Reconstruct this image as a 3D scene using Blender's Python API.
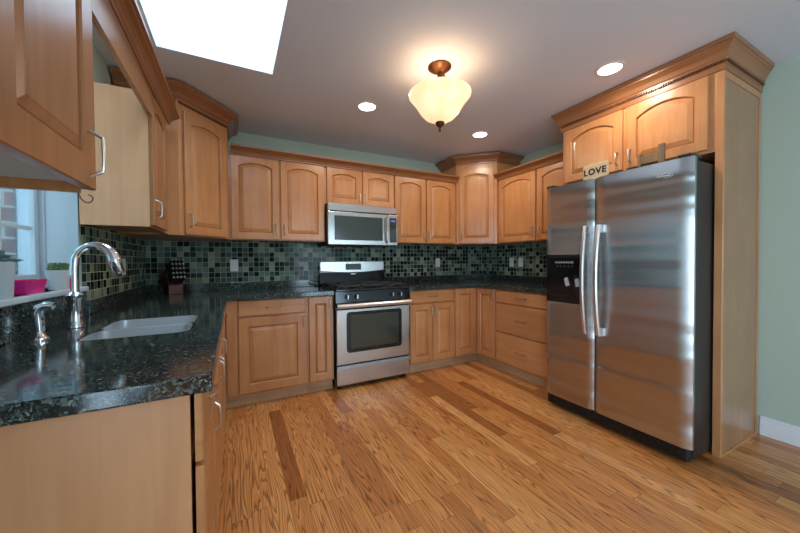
import bpy, bmesh, math, random
from mathutils import Vector, Matrix
random.seed(7)
S = bpy.context.scene
for o in list(bpy.data.objects): bpy.data.objects.remove(o)
COL = S.collection

# ------------------------------------------------------------------ camera
YAW, PITCH, ROLL = 0.4795, -0.0182, -0.0074
fwd = Vector((math.sin(YAW)*math.cos(PITCH), math.cos(YAW)*math.cos(PITCH), math.sin(PITCH)))
r0 = Vector((math.cos(YAW), -math.sin(YAW), 0))
u0 = r0.cross(fwd)
rr = r0*math.cos(ROLL)+u0*math.sin(ROLL)
uu = u0*math.cos(ROLL)-r0*math.sin(ROLL)
cam = bpy.data.objects.new('camera', bpy.data.cameras.new('camera')); COL.objects.link(cam)
cam.matrix_world = Matrix(((rr.x, uu.x, -fwd.x, 0.69), (rr.y, uu.y, -fwd.y, -3.4582), (rr.z, uu.z, -fwd.z, 1.1785), (0, 0, 0, 1)))
cam.data.sensor_width = 36; cam.data.lens = 318.8/800*36; cam.data.clip_start = 0.02
S.camera = cam
# ------------------------------------------------------------------ world, light, exposure
EXPOSURE = 0.25
SKY = 7.5
S.view_settings.view_transform = 'Standard'; S.view_settings.look = 'None'
S.view_settings.gamma = 1; S.view_settings.exposure = EXPOSURE; S.view_settings.use_curve_mapping = False
W = bpy.data.worlds.new('sky'); S.world = W; W.use_nodes = True
W.node_tree.nodes['Background'].inputs[0].default_value = (0.58, 0.80, 1.0, 1)
W.node_tree.nodes['Background'].inputs[1].default_value = SKY

def area(name, loc, direction, sx, sy, power=0, color=(1, 1, 1), portal=False, shape='RECTANGLE', spread=None):
    l = bpy.data.lights.new(name, 'AREA'); l.shape = shape; l.size = sx; l.size_y = sy
    l.energy = power; l.color = color
    if spread: l.spread = spread
    if portal: l.cycles.is_portal = True
    o = bpy.data.objects.new(name, l); COL.objects.link(o); o.location = loc
    o.rotation_euler = Vector(direction).to_track_quat('-Z', 'Y').to_euler()
    return o
# sky portals: real skylight and window, plus added rear and side openings
area('skylight_portal', (0.62, -1.73, 2.9), (0, 0, -1), 0.63, 1.14, portal=True)
area('window_portal', (-0.30, -1.70, 1.56), (1, 0, 0), 0.8, 1.0, portal=True)
area('rear_fill_portal', (3.0, -7.14, 1.12), (0, 1, 0), 1.3, 2.07, portal=True)
area('side_fill_portal', (-0.16, -4.9, 1.2), (1, 0, 0), 1.9, 2.1, portal=True)
WARM = (1.0, 0.84, 0.66)
P_RECESS, P_BOWL = 6.0, 1.9

# ------------------------------------------------------------------ materials
def newmat(name):
    m = bpy.data.materials.new(name); m.use_nodes = True
    nt = m.node_tree; b = nt.nodes['Principled BSDF']
    return m, nt, b
def srgb(r, g, b):
    f = lambda c: (c/255/12.92) if c/255 <= .04045 else ((c/255+.055)/1.055)**2.4
    return (f(r), f(g), f(b), 1)
def plain(name, col, rough=.5, metal=0, emis=None, es=0, coat=0, spec=None, noise=0.0):
    m, nt, b = newmat(name)
    b.inputs['Base Color'].default_value = col
    b.inputs['Roughness'].default_value = rough; b.inputs['Metallic'].default_value = metal
    b.inputs['Coat Weight'].default_value = coat
    if spec is not None: b.inputs['Specular IOR Level'].default_value = spec
    if emis: b.inputs['Emission Color'].default_value = emis; b.inputs['Emission Strength'].default_value = es
    if noise:
        n = nt.nodes.new('ShaderNodeTexNoise'); n.inputs['Scale'].default_value = 9; n.inputs['Detail'].default_value = 4
        tc = nt.nodes.new('ShaderNodeTexCoord'); nt.links.new(tc.outputs['Object'], n.inputs['Vector'])
        h = nt.nodes.new('ShaderNodeHueSaturation'); h.inputs['Color'].default_value = col
        mr = nt.nodes.new('ShaderNodeMapRange'); mr.inputs['To Min'].default_value = 1-noise; mr.inputs['To Max'].default_value = 1+noise
        nt.links.new(n.outputs['Fac'], mr.inputs['Value']); nt.links.new(mr.outputs[0], h.inputs['Value'])
        nt.links.new(h.outputs[0], b.inputs['Base Color'])
    return m
def ramp(nt, stops, interp='LINEAR'):
    r = nt.nodes.new('ShaderNodeValToRGB'); e = r.color_ramp; e.interpolation = interp
    while len(e.elements) < len(stops): e.elements.new(0.5)
    for el, (p, c) in zip(e.elements, stops): el.position = p; el.color = c
    return r
def math_node(nt, op, a, b=None, v=None):
    n = nt.nodes.new('ShaderNodeMath'); n.operation = op
    for i, s in enumerate((a, b)):
        if s is None: continue
        if isinstance(s, (int, float)): n.inputs[i].default_value = s
        else: nt.links.new(s, n.inputs[i])
    return n.outputs[0]
def wood(name, c_lo, c_hi, vertical=True, rough=.30, coat=.25):
    m, nt, b = newmat(name)
    tc = nt.nodes.new('ShaderNodeTexCoord'); mp = nt.nodes.new('ShaderNodeMapping')
    oi = nt.nodes.new('ShaderNodeObjectInfo')
    nt.links.new(tc.outputs['Object'], mp.inputs['Vector'])
    mp.inputs['Scale'].default_value = (22, 22, 1.6) if vertical else (1.6, 1.6, 22)
    cb = nt.nodes.new('ShaderNodeCombineXYZ')
    k = math_node(nt, 'MULTIPLY', oi.outputs['Random'], 37.0)
    for i in range(3): nt.links.new(k, cb.inputs[i])
    nt.links.new(cb.outputs[0], mp.inputs['Location'])
    n1 = nt.nodes.new('ShaderNodeTexNoise'); n1.inputs['Scale'].default_value = 1.0; n1.inputs['Detail'].default_value = 6; n1.inputs['Roughness'].default_value = .65
    n1.inputs['Distortion'].default_value = .6
    nt.links.new(mp.outputs[0], n1.inputs['Vector'])
    n2 = nt.nodes.new('ShaderNodeTexNoise'); n2.inputs['Scale'].default_value = 3.5; n2.inputs['Detail'].default_value = 2
    nt.links.new(tc.outputs['Object'], n2.inputs['Vector'])
    f = math_node(nt, 'ADD', math_node(nt, 'MULTIPLY', n1.outputs['Fac'], .6), math_node(nt, 'MULTIPLY', n2.outputs['Fac'], .4))
    r = ramp(nt, [(.36, c_lo), (.64, c_hi)])
    nt.links.new(f, r.inputs[0])
    h = nt.nodes.new('ShaderNodeHueSaturation')
    v = math_node(nt, 'ADD', math_node(nt, 'MULTIPLY', oi.outputs['Random'], .12), .94)
    nt.links.new(v, h.inputs['Value']); nt.links.new(r.outputs[0], h.inputs['Color'])
    nt.links.new(h.outputs[0], b.inputs['Base Color'])
    b.inputs['Roughness'].default_value = rough; b.inputs['Coat Weight'].default_value = coat; b.inputs['Coat Roughness'].default_value = .25
    return m
M = {}
M['maple'] = wood('maple_vertical', srgb(178, 118, 72), srgb(202, 144, 94))
M['maple_h'] = wood('maple_horizontal', srgb(178, 118, 72), srgb(202, 144, 94), vertical=False)
M['cherry'] = wood('maple_trim', srgb(136, 86, 52), srgb(160, 106, 66), vertical=False)
M['veneer'] = wood('maple_veneer_panel', srgb(188, 132, 90), srgb(204, 148, 104), rough=.4, coat=.1)
M['pale_veneer'] = wood('pale_veneer', srgb(226, 168, 122), srgb(238, 184, 138), rough=.45, coat=.05)
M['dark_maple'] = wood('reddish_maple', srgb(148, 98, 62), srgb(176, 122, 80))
M['dentil'] = wood('dark_dentil_wood', srgb(84, 50, 30), srgb(104, 64, 38))
M['gable'] = wood('maple_gable_panel', srgb(146, 104, 70), srgb(164, 120, 84), rough=.28)
M['toe'] = wood('toe_kick_wood', srgb(176, 136, 98), srgb(200, 160, 120), vertical=False, rough=.5, coat=0)
M['nickel'] = plain('brushed_nickel', (0.62, .60, .56, 1), .28, 1)
M['chrome'] = plain('chrome', (0.85, .87, .9, 1), .06, 1)
M['black'] = plain('black_enamel', (.008, .008, .009, 1), .12)
M['black_matte'] = plain('black_plastic', (.012, .012, .013, 1), .4)
M['iron'] = plain('cast_iron', (.015, .015, .016, 1), .45)
M['window_sky_tint'] = plain('sky_tinted_white_vinyl', srgb(196, 212, 220), .4)  # white vinyl with the sky's blue cast put into its colour
M['glass_dark'] = plain('dark_oven_glass', (.035, .042, .032, 1), .04, spec=.8)
M['mw_glass'] = plain('microwave_mesh_glass', (.045, .055, .055, 1), .15, spec=.4)
M['white'] = plain('white_paint', srgb(226, 228, 230), .4)
M['plastic_white'] = plain('white_plastic', srgb(225, 225, 222), .35)
M['pot'] = plain('white_ceramic', srgb(222, 232, 236), .25, coat=.4)
M['pot_grey'] = plain('pale_grey_ceramic', srgb(190, 202, 208), .35)
M['pink'] = plain('pink_plastic', srgb(226, 40, 130), .4)
M['plant'] = plain('succulent_green', srgb(96, 130, 82), .5, noise=.3)
M['plant_blue'] = plain('succulent_blue_green', srgb(84, 112, 108), .5, noise=.3)
M['soil'] = plain('potting_soil', srgb(50, 40, 32), .9, noise=.4)
M['bronze'] = plain('antique_bronze', srgb(96, 62, 38), .35, .8, noise=.3)
M['block'] = wood('knife_block_wood', srgb(70, 30, 22), srgb(92, 42, 30), rough=.4)
M['cream'] = plain('cream_paint', srgb(226, 200, 160), .6, noise=.04)
M['ink'] = plain('black_ink', (.01, .01, .01, 1), .6)
M['rustic'] = wood('weathered_wood', srgb(110, 86, 60), srgb(168, 136, 96), rough=.7, coat=0)
M['lamp_on'] = plain('lamp_lens', (.9, .85, .8, 1), .5, emis=(1, .86, .68, 1), es=9)
M['blue_led'] = plain('blue_display', (.01, .02, .08, 1), .3, emis=(.1, .25, 1, 1), es=.6)
M['ring'] = plain('light_trim_white', srgb(215, 212, 208), .5)
M['steel_edge'] = plain('polished_steel', (.74, .74, .74, 1), .32, 1)
M['label'] = plain('printed_grey', srgb(170, 175, 180), .5)
M['cord'] = plain('clear_cord', srgb(120, 100, 80), .4)

def stainless(name, col=(.54, .52, .49, 1), rough=.26, aniso=.75, rot=0.0, bump=0.0):
    m, nt, b = newmat(name)
    b.inputs['Base Color'].default_value = col; b.inputs['Metallic'].default_value = 1
    b.inputs['Anisotropic'].default_value = aniso; b.inputs['Anisotropic Rotation'].default_value = rot
    t = nt.nodes.new('ShaderNodeTangent'); t.direction_type = 'RADIAL'; t.axis = 'Z'
    nt.links.new(t.outputs[0], b.inputs['Tangent'])
    tc = nt.nodes.new('ShaderNodeTexCoord'); mp = nt.nodes.new('ShaderNodeMapping'); mp.inputs['Scale'].default_value = (3, 3, 420)
    nt.links.new(tc.outputs['Object'], mp.inputs['Vector'])
    n = nt.nodes.new('ShaderNodeTexNoise'); n.inputs['Scale'].default_value = 1; n.inputs['Detail'].default_value = 2
    nt.links.new(mp.outputs[0], n.inputs['Vector'])
    mr = nt.nodes.new('ShaderNodeMapRange'); mr.inputs['To Min'].default_value = rough-.015; mr.inputs['To Max'].default_value = rough+.015
    b.inputs['Roughness'].default_value = rough
    if bump:
        mp2 = nt.nodes.new('ShaderNodeMapping'); mp2.inputs['Scale'].default_value = (.3, .3, 4.5)
        nt.links.new(tc.outputs['Object'], mp2.inputs['Vector'])
        n2 = nt.nodes.new('ShaderNodeTexNoise'); n2.inputs['Scale'].default_value = 1.3; n2.inputs['Detail'].default_value = 1
        nt.links.new(mp2.outputs[0], n2.inputs['Vector'])
        bp = nt.nodes.new('ShaderNodeBump'); bp.inputs['Strength'].default_value = 1; bp.inputs['Distance'].default_value = bump*.6
        nt.links.new(n2.outputs['Fac'], bp.inputs['Height']); nt.links.new(bp.outputs[0], b.inputs['Normal'])
    return m
M['steel'] = stainless('stainless_steel')
M['fridge_steel'] = stainless('fridge_stainless', (.50, .49, .48, 1), .24, .95, 0.0, .03)
M['sink_steel'] = plain('sink_steel', (.74, .77, .80, 1), .36, 1)

def paint(name, col, rough=.6, bump=.0006, scale=180):
    m, nt, b = newmat(name)
    b.inputs['Base Color'].default_value = col; b.inputs['Roughness'].default_value = rough
    n = nt.nodes.new('ShaderNodeTexNoise'); n.inputs['Scale'].default_value = scale; n.inputs['Detail'].default_value = 2
    tc = nt.nodes.new('ShaderNodeTexCoord'); nt.links.new(tc.outputs['Object'], n.inputs['Vector'])
    bp = nt.nodes.new('ShaderNodeBump'); bp.inputs['Distance'].default_value = bump; bp.inputs['Strength'].default_value = .4
    nt.links.new(n.outputs['Fac'], bp.inputs['Height']); nt.links.new(bp.outputs[0], b.inputs['Normal'])
    return m
M['wall'] = paint('sage_green_paint', srgb(178, 192, 175), .55)
M['ceiling'] = paint('ceiling_paint', srgb(214, 219, 228), .7)
M['shaft'] = paint('shaft_paint', srgb(244, 244, 244), .7)

def granite():
    m, nt, b = newmat('dark_granite')
    tc = nt.nodes.new('ShaderNodeTexCoord')
    def vor(scale, rnd=1):
        v = nt.nodes.new('ShaderNodeTexVoronoi'); v.inputs['Scale'].default_value = scale
        nt.links.new(dist, v.inputs['Vector']); return v
    nz = nt.nodes.new('ShaderNodeTexNoise'); nz.inputs['Scale'].default_value = 30; nz.inputs['Detail'].default_value = 3
    nt.links.new(tc.outputs['Object'], nz.inputs['Vector'])
    mx = nt.nodes.new('ShaderNodeMix'); mx.data_type = 'RGBA'; mx.blend_type = 'LINEAR_LIGHT'; mx.inputs[0].default_value = .025
    nt.links.new(tc.outputs['Object'], mx.inputs[6]); nt.links.new(nz.outputs['Color'], mx.inputs[7]); dist = mx.outputs[2]
    v1 = vor(150); v2 = vor(290)
    sep = nt.nodes.new('ShaderNodeSeparateColor'); nt.links.new(v1.outputs['Color'], sep.inputs[0])
    r1 = ramp(nt, [(0, srgb(9, 13, 16)), (.40, srgb(24, 35, 40)), (.62, srgb(54, 70, 74)), (.78, srgb(88, 102, 100)), (.93, srgb(132, 132, 114)), (1, srgb(66, 84, 98))], 'CONSTANT')
    nt.links.new(sep.outputs[0], r1.inputs[0])
    sep2 = nt.nodes.new('ShaderNodeSeparateColor'); nt.links.new(v2.outputs['Color'], sep2.inputs[0])
    r2 = ramp(nt, [(0, srgb(8, 12, 15)), (.48, srgb(28, 40, 45)), (.74, srgb(72, 88, 88)), (.94, srgb(140, 142, 126))], 'CONSTANT')
    nt.links.new(sep2.outputs[1], r2.inputs[0])
    nb = nt.nodes.new('ShaderNodeTexNoise'); nb.inputs['Scale'].default_value = 9; nb.inputs['Detail'].default_value = 3
    nt.links.new(tc.outputs['Object'], nb.inputs['Vector'])
    rb = ramp(nt, [(.38, (0, 0, 0, 1)), (.62, (1, 1, 1, 1))]); nt.links.new(nb.outputs['Fac'], rb.inputs[0])
    m2 = nt.nodes.new('ShaderNodeMix'); m2.data_type = 'RGBA'
    nt.links.new(rb.outputs[0], m2.inputs[0]); nt.links.new(r2.outputs[0], m2.inputs[6]); nt.links.new(r1.outputs[0], m2.inputs[7])
    nt.links.new(m2.outputs[2], b.inputs['Base Color'])
    b.inputs['Roughness'].default_value = .1; b.inputs['Specular IOR Level'].default_value = .5
    return m
M['granite'] = granite()

def tile_mat(name, axis):
    """glass mosaic; axis: 'x' for walls along x, 'y' for walls along y"""
    m, nt, b = newmat(name)
    g = nt.nodes.new('ShaderNodeNewGeometry'); sp = nt.nodes.new('ShaderNodeSeparateXYZ'); nt.links.new(g.outputs['Position'], sp.inputs[0])
    P = 0.0478
    u = math_node(nt, 'DIVIDE', sp.outputs[0 if axis == 'x' else 1], P)
    v = math_node(nt, 'DIVIDE', math_node(nt, 'SUBTRACT', sp.outputs[2], 0.985), P)
    cb = nt.nodes.new('ShaderNodeCombineXYZ')
    nt.links.new(math_node(nt, 'FLOOR', u), cb.inputs[0]); nt.links.new(math_node(nt, 'FLOOR', v), cb.inputs[1])
    wn = nt.nodes.new('ShaderNodeTexWhiteNoise'); wn.noise_dimensions = '3D'; nt.links.new(cb.outputs[0], wn.inputs['Vector'])
    r = ramp(nt, [(0, srgb(12, 22, 22)), (.2, srgb(30, 46, 44)), (.38, srgb(68, 88, 82)), (.56, srgb(106, 126, 112)), (.74, srgb(142, 156, 132)), (.9, srgb(78, 104, 100))], 'CONSTANT')
    nt.links.new(wn.outputs['Value'], r.inputs[0])
    fu = math_node(nt, 'FRACT', u); fv = math_node(nt, 'FRACT', v)
    def edge(f):
        a = math_node(nt, 'ABSOLUTE', math_node(nt, 'SUBTRACT', f, .5)); return math_node(nt, 'GREATER_THAN', a, .462)
    gm = math_node(nt, 'MAXIMUM', edge(fu), edge(fv))
    mx = nt.nodes.new('ShaderNodeMix'); mx.data_type = 'RGBA'
    nt.links.new(gm, mx.inputs[0]); nt.links.new(r.outputs[0], mx.inputs[6]); mx.inputs[7].default_value = srgb(176, 180, 156)
    nt.links.new(mx.outputs[2], b.inputs['Base Color'])
    rg = math_node(nt, 'ADD', math_node(nt, 'MULTIPLY', gm, .6), .12); nt.links.new(rg, b.inputs['Roughness'])
    bp = nt.nodes.new('ShaderNodeBump'); bp.inputs['Distance'].default_value = .0015; bp.inputs['Strength'].default_value = .6; bp.invert = True; b.inputs['Specular IOR Level'].default_value = .13
    nt.links.new(gm, bp.inputs['Height']); nt.links.new(bp.outputs[0], b.inputs['Normal'])
    return m
M['tile_x'] = tile_mat('glass_mosaic_back', 'x'); M['tile_y'] = tile_mat('glass_mosaic_side', 'y')

def floor_mat():
    m, nt, b = newmat('oak_strip_floor')
    g = nt.nodes.new('ShaderNodeNewGeometry'); sp = nt.nodes.new('ShaderNodeSeparateXYZ'); nt.links.new(g.outputs['Position'], sp.inputs[0])
    PW, PL = .083, 1.05
    u = math_node(nt, 'DIVIDE', sp.outputs[0], PW); row = math_node(nt, 'FLOOR', u)
    w0 = nt.nodes.new('ShaderNodeTexWhiteNoise'); w0.noise_dimensions = '1D'; nt.links.new(row, w0.inputs['W'])
    v = math_node(nt, 'ADD', math_node(nt, 'DIVIDE', sp.outputs[1], PL), math_node(nt, 'MULTIPLY', w0.outputs['Value'], 7.3))
    pl = math_node(nt, 'FLOOR', v)
    cb = nt.nodes.new('ShaderNodeCombineXYZ'); nt.links.new(row, cb.inputs[0]); nt.links.new(pl, cb.inputs[1])
    wn = nt.nodes.new('ShaderNodeTexWhiteNoise'); wn.noise_dimensions = '3D'; nt.links.new(cb.outputs[0], wn.inputs['Vector'])
    # grain
    gx = math_node(nt, 'MULTIPLY', sp.outputs[0], 1.0); gy = math_node(nt, 'MULTIPLY', sp.outputs[1], .055)
    gv = nt.nodes.new('ShaderNodeCombineXYZ'); nt.links.new(gx, gv.inputs[0]); nt.links.new(gy, gv.inputs[1]); nt.links.new(math_node(nt, 'MULTIPLY', wn.outputs['Value'], 13.0), gv.inputs[2])
    n1 = nt.nodes.new('ShaderNodeTexNoise'); n1.inputs['Scale'].default_value = 17; n1.inputs['Detail'].default_value = 1.8; n1.inputs['Roughness'].default_value = .4
    nt.links.new(gv.outputs[0], n1.inputs['Vector'])
    rings = math_node(nt, 'FRACT', math_node(nt, 'MULTIPLY', n1.outputs['Fac'], 18.0))
    rr_ = ramp(nt, [(0, (1, 1, 1, 1)), (.5, (.86, .86, .86, 1)), (.78, (.34, .34, .34, 1)), (.95, (.95, .95, .95, 1))]); nt.links.new(rings, rr_.inputs[0])
    n2 = nt.nodes.new('ShaderNodeTexNoise'); n2.inputs['Scale'].default_value = 1; n2.inputs['Detail'].default_value = 4
    mp = nt.nodes.new('ShaderNodeMapping'); mp.inputs['Scale'].default_value = (260, 7, 1); nt.links.new(g.outputs['Position'], mp.inputs['Vector']); nt.links.new(mp.outputs[0], n2.inputs['Vector'])
    base = ramp(nt, [(0, srgb(166, 100, 50)), (.14, srgb(200, 126, 68)), (.5, srgb(220, 146, 82)), (.85, srgb(232, 162, 96)), (1, srgb(240, 174, 108))])
    nt.links.new(wn.outputs['Value'], base.inputs[0])
    a = nt.nodes.new('ShaderNodeMix'); a.data_type = 'RGBA'; a.blend_type = 'MULTIPLY'; a.inputs[0].default_value = .95
    nt.links.new(base.outputs[0], a.inputs[6]); nt.links.new(rr_.outputs[0], a.inputs[7])
    r2 = ramp(nt, [(.3, (.72, .68, .62, 1)), (.6, (1, 1, 1, 1))]); nt.links.new(n2.outputs['Fac'], r2.inputs[0])
    c = nt.nodes.new('ShaderNodeMix'); c.data_type = 'RGBA'; c.blend_type = 'MULTIPLY'; c.inputs[0].default_value = .7
    nt.links.new(a.outputs[2], c.inputs[6]); nt.links.new(r2.outputs[0], c.inputs[7])
    fu = math_node(nt, 'FRACT', u); fv = math_node(nt, 'FRACT', v)
    e1 = math_node(nt, 'GREATER_THAN', math_node(nt, 'ABSOLUTE', math_node(nt, 'SUBTRACT', fu, .5)), .489)
    e2 = math_node(nt, 'GREATER_THAN', math_node(nt, 'ABSOLUTE', math_node(nt, 'SUBTRACT', fv, .5)), .4988)
    gm = math_node(nt, 'MAXIMUM', e1, e2)
    d = nt.nodes.new('ShaderNodeMix'); d.data_type = 'RGBA'; nt.links.new(math_node(nt, 'MULTIPLY', gm, .6), d.inputs[0])
    nt.links.new(c.outputs[2], d.inputs[6]); d.inputs[7].default_value = srgb(80, 46, 22)
    nt.links.new(d.outputs[2], b.inputs['Base Color'])
    b.inputs['Roughness'].default_value = .32; b.inputs['Coat Weight'].default_value = .2; b.inputs['Coat Roughness'].default_value = .2
    return m
M['floor'] = floor_mat()

def brick_mat():
    m, nt, b = newmat('red_brick')
    t = nt.nodes.new('ShaderNodeTexBrick'); tc = nt.nodes.new('ShaderNodeTexCoord'); mp = nt.nodes.new('ShaderNodeMapping')
    g = nt.nodes.new('ShaderNodeNewGeometry'); sp = nt.nodes.new('ShaderNodeSeparateXYZ'); nt.links.new(g.outputs['Position'], sp.inputs[0])
    cb = nt.nodes.new('ShaderNodeCombineXYZ')
    nt.links.new(math_node(nt, 'ADD', sp.outputs[0], sp.outputs[1]), cb.inputs[0]); nt.links.new(sp.outputs[2], cb.inputs[1])
    nt.links.new(cb.outputs[0], t.inputs['Vector'])
    t.inputs['Scale'].default_value = 1; t.inputs['Brick Width'].default_value = .21; t.inputs['Row Height'].default_value = .072; t.inputs['Mortar Size'].default_value = .006
    t.inputs['Color1'].default_value = srgb(136, 92, 84); t.inputs['Color2'].default_value = srgb(112, 78, 76); t.inputs['Mortar'].default_value = srgb(170, 168, 164)
    nt.links.new(t.outputs['Color'], b.inputs['Base Color']); b.inputs['Roughness'].default_value = .85
    return m
M['brick'] = brick_mat()
def glass_mat():
    m, nt, b = newmat('window_glass')
    b.inputs['Base Color'].default_value = (1, 1, 1, 1); b.inputs['Roughness'].default_value = 0; b.inputs['Transmission Weight'].default_value = 1; b.inputs['IOR'].default_value = 1.45
    out = [n for n in nt.nodes if n.type == 'OUTPUT_MATERIAL'][0]
    tr = nt.nodes.new('ShaderNodeBsdfTransparent'); tr.inputs[0].default_value = (.93, .97, .97, 1)
    gl = nt.nodes.new('ShaderNodeBsdfGlossy'); gl.inputs['Roughness'].default_value = 0
    fr = nt.nodes.new('ShaderNodeFresnel'); mx = nt.nodes.new('ShaderNodeMixShader')
    nt.links.new(math_node(nt, 'MULTIPLY', fr.outputs[0], .6), mx.inputs[0]); nt.links.new(tr.outputs[0], mx.inputs[1]); nt.links.new(gl.outputs[0], mx.inputs[2])
    nt.links.new(mx.outputs[0], out.inputs[0]); return m
M['glass'] = glass_mat()
def shade_mat():
    m, nt, b = newmat('alabaster_glass')
    n = nt.nodes.new('ShaderNodeTexNoise'); n.inputs['Scale'].default_value = 14; n.inputs['Detail'].default_value = 4
    tc = nt.nodes.new('ShaderNodeTexCoord'); nt.links.new(tc.outputs['Object'], n.inputs['Vector'])
    r = ramp(nt, [(.3, srgb(240, 198, 146)), (.7, srgb(250, 222, 184))]); nt.links.new(n.outputs['Fac'], r.inputs[0])
    nt.links.new(r.outputs[0], b.inputs['Base Color']); nt.links.new(r.outputs[0], b.inputs['Emission Color'])
    b.inputs['Emission Strength'].default_value = .9; b.inputs['Roughness'].default_value = .3
    return m
M['shade'] = shade_mat()

# ------------------------------------------------------------------ mesh builder
class MB:
    def __init__(s): s.bm = bmesh.new()
    def face(s, vs):
        try: return s.bm.faces.new(vs)
        except ValueError: return None
    def box(s, x0, x1, y0, y1, z0, z1, fr=None):
        if x0 > x1: x0, x1 = x1, x0
        if y0 > y1: y0, y1 = y1, y0
        if z0 > z1: z0, z1 = z1, z0
        v = []
        for p in ((x0, y0, z0), (x1, y0, z0), (x1, y1, z0), (x0, y1, z0), (x0, y0, z1), (x1, y0, z1), (x1, y1, z1), (x0, y1, z1)):
            v.append(s.bm.verts.new(fr(p) if fr else p))
        for f in ((3, 2, 1, 0), (4, 5, 6, 7), (0, 1, 5, 4), (1, 2, 6, 5), (2, 3, 7, 6), (3, 0, 4, 7)): s.face([v[i] for i in f])
        return s
    def prism(s, pts, z0, z1, fr=None, axis='z'):
        """polygon pts (a,b) extruded over the third coordinate"""
        def mk(a, b, c):
            p = (a, b, c) if axis == 'z' else ((a, c, b) if axis == 'y' else (c, a, b))
            return s.bm.verts.new(fr(p) if fr else p)
        lo = [mk(a, b, z0) for a, b in pts]; hi = [mk(a, b, z1) for a, b in pts]
        n = len(pts); s.face(lo[::-1]); s.face(hi)
        for i in range(n): s.face([lo[i], lo[(i+1) % n], hi[(i+1) % n], hi[i]])
        return s
    def rings(s, rings, closed=True, cap0=True, cap1=True):
        R = [[s.bm.verts.new(p) for p in r] for r in rings]; n = len(R[0])
        for a, b in zip(R, R[1:]):
            for i in range(n if closed else n-1): s.face([a[i], a[(i+1) % n], b[(i+1) % n], b[i]])
        if cap0: s.face(R[0][::-1])
        if cap1: s.face(R[-1])
        return s
    def tube(s, pts, r, n=10, radii=None):
        pts = [Vector(p) for p in pts]; rg = []
        t0 = (pts[1]-pts[0]).normalized(); up = Vector((0, 0, 1)) if abs(t0.z) < .9 else Vector((1, 0, 0))
        a = t0.cross(up).normalized()
        for i, p in enumerate(pts):
            t = (pts[min(i+1, len(pts)-1)]-pts[max(i-1, 0)]).normalized()
            a = (a-t*a.dot(t)).normalized(); b = t.cross(a)
            q = radii[i] if radii else r
            rg.append([p+(a*math.cos(2*math.pi*k/n)+b*math.sin(2*math.pi*k/n))*q for k in range(n)])
        return s.rings(rg)
    def lathe(s, prof, c=(0, 0, 0), n=28, axis='z', cap=True):
        """prof: (radius, height)"""
        c = Vector(c); rg = []
        for r, h in prof:
            ring = []
            for k in range(n):
                A = 2*math.pi*k/n; x, y = max(r, 1e-4)*math.cos(A), max(r, 1e-4)*math.sin(A)
                ring.append(c+(Vector((x, y, h)) if axis == 'z' else (Vector((x, h, y)) if axis == 'y' else Vector((h, x, y)))))
            rg.append(ring)
        return s.rings(rg, cap0=cap, cap1=cap)
    def sweep(s, path, z, prof, side=1):
        """profile (out, up) swept along an xy polyline with mitres; out goes to the right of travel * side"""
        P = [Vector((p[0], p[1])) for p in path]; rg = []
        for i, p in enumerate(P):
            d0 = (P[i]-P[i-1]).normalized() if i > 0 else None
            d1 = (P[i+1]-P[i]).normalized() if i < len(P)-1 else None
            d0 = d0 or d1; d1 = d1 or d0
            n0 = Vector((d0.y, -d0.x))*side; n1 = Vector((d1.y, -d1.x))*side
            m = (n0+n1); m = m/(m.dot(n0)) if m.length > 1e-6 else n0
            rg.append([(p.x+m.x*o, p.y+m.y*o, z+h) for o, h in prof])
        return s.rings(rg)
def frame(o, U, Wd):
    """local (u, v, w): u along the face, v up, w outwards"""
    o = Vector(o); U = Vector(U).normalized(); Wd = Vector(Wd).normalized()
    return lambda p: o+U*p[0]+Vector((0, 0, 1))*p[1]+Wd*p[2]
ORIG = {}
def empty(name, loc, label, cat, group=None):
    o = bpy.data.objects.new(name, None); COL.objects.link(o); o.location = loc; o.empty_display_size = .1
    o['label'] = label; o['category'] = cat
    if group: o['group'] = group
    ORIG[o.name] = Vector(loc); return o
def build(name, mb, mat, parent=None, label=None, cat=None, group=None, kind=None, smooth=False, bevel=0, org=None, seg=2):
    bm = mb.bm
    bmesh.ops.recalc_face_normals(bm, faces=bm.faces[:])
    if parent is not None: O = ORIG[parent.name]
    elif org is not None: O = Vector(org)
    else:
        xs = [v.co for v in bm.verts]
        O = Vector(((min(v.x for v in xs)+max(v.x for v in xs))/2, (min(v.y for v in xs)+max(v.y for v in xs))/2, min(v.z for v in xs)))
    for v in bm.verts: v.co -= O
    me = bpy.data.meshes.new(name); bm.to_mesh(me); bm.free()
    if smooth:
        for p in me.polygons: p.use_smooth = True
        me.set_sharp_from_angle(angle=math.radians(40))
    me.materials.append(M[mat] if isinstance(mat, str) else mat)
    o = bpy.data.objects.new(name, me); COL.objects.link(o)
    if parent is not None: o.parent = parent
    else: o.location = O
    ORIG[o.name] = O
    if bevel:
        b = o.modifiers.new('bevel', 'BEVEL'); b.width = bevel; b.segments = seg; b.limit_method = 'ANGLE'; b.angle_limit = math.radians(40); b.harden_normals = False
    if label: o['label'] = label
    if cat: o['category'] = cat
    if group: o['group'] = group
    if kind: o['kind'] = kind
    return o
def box(name, b, mat, **k): return build(name, MB().box(*b), mat, **k)

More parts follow.
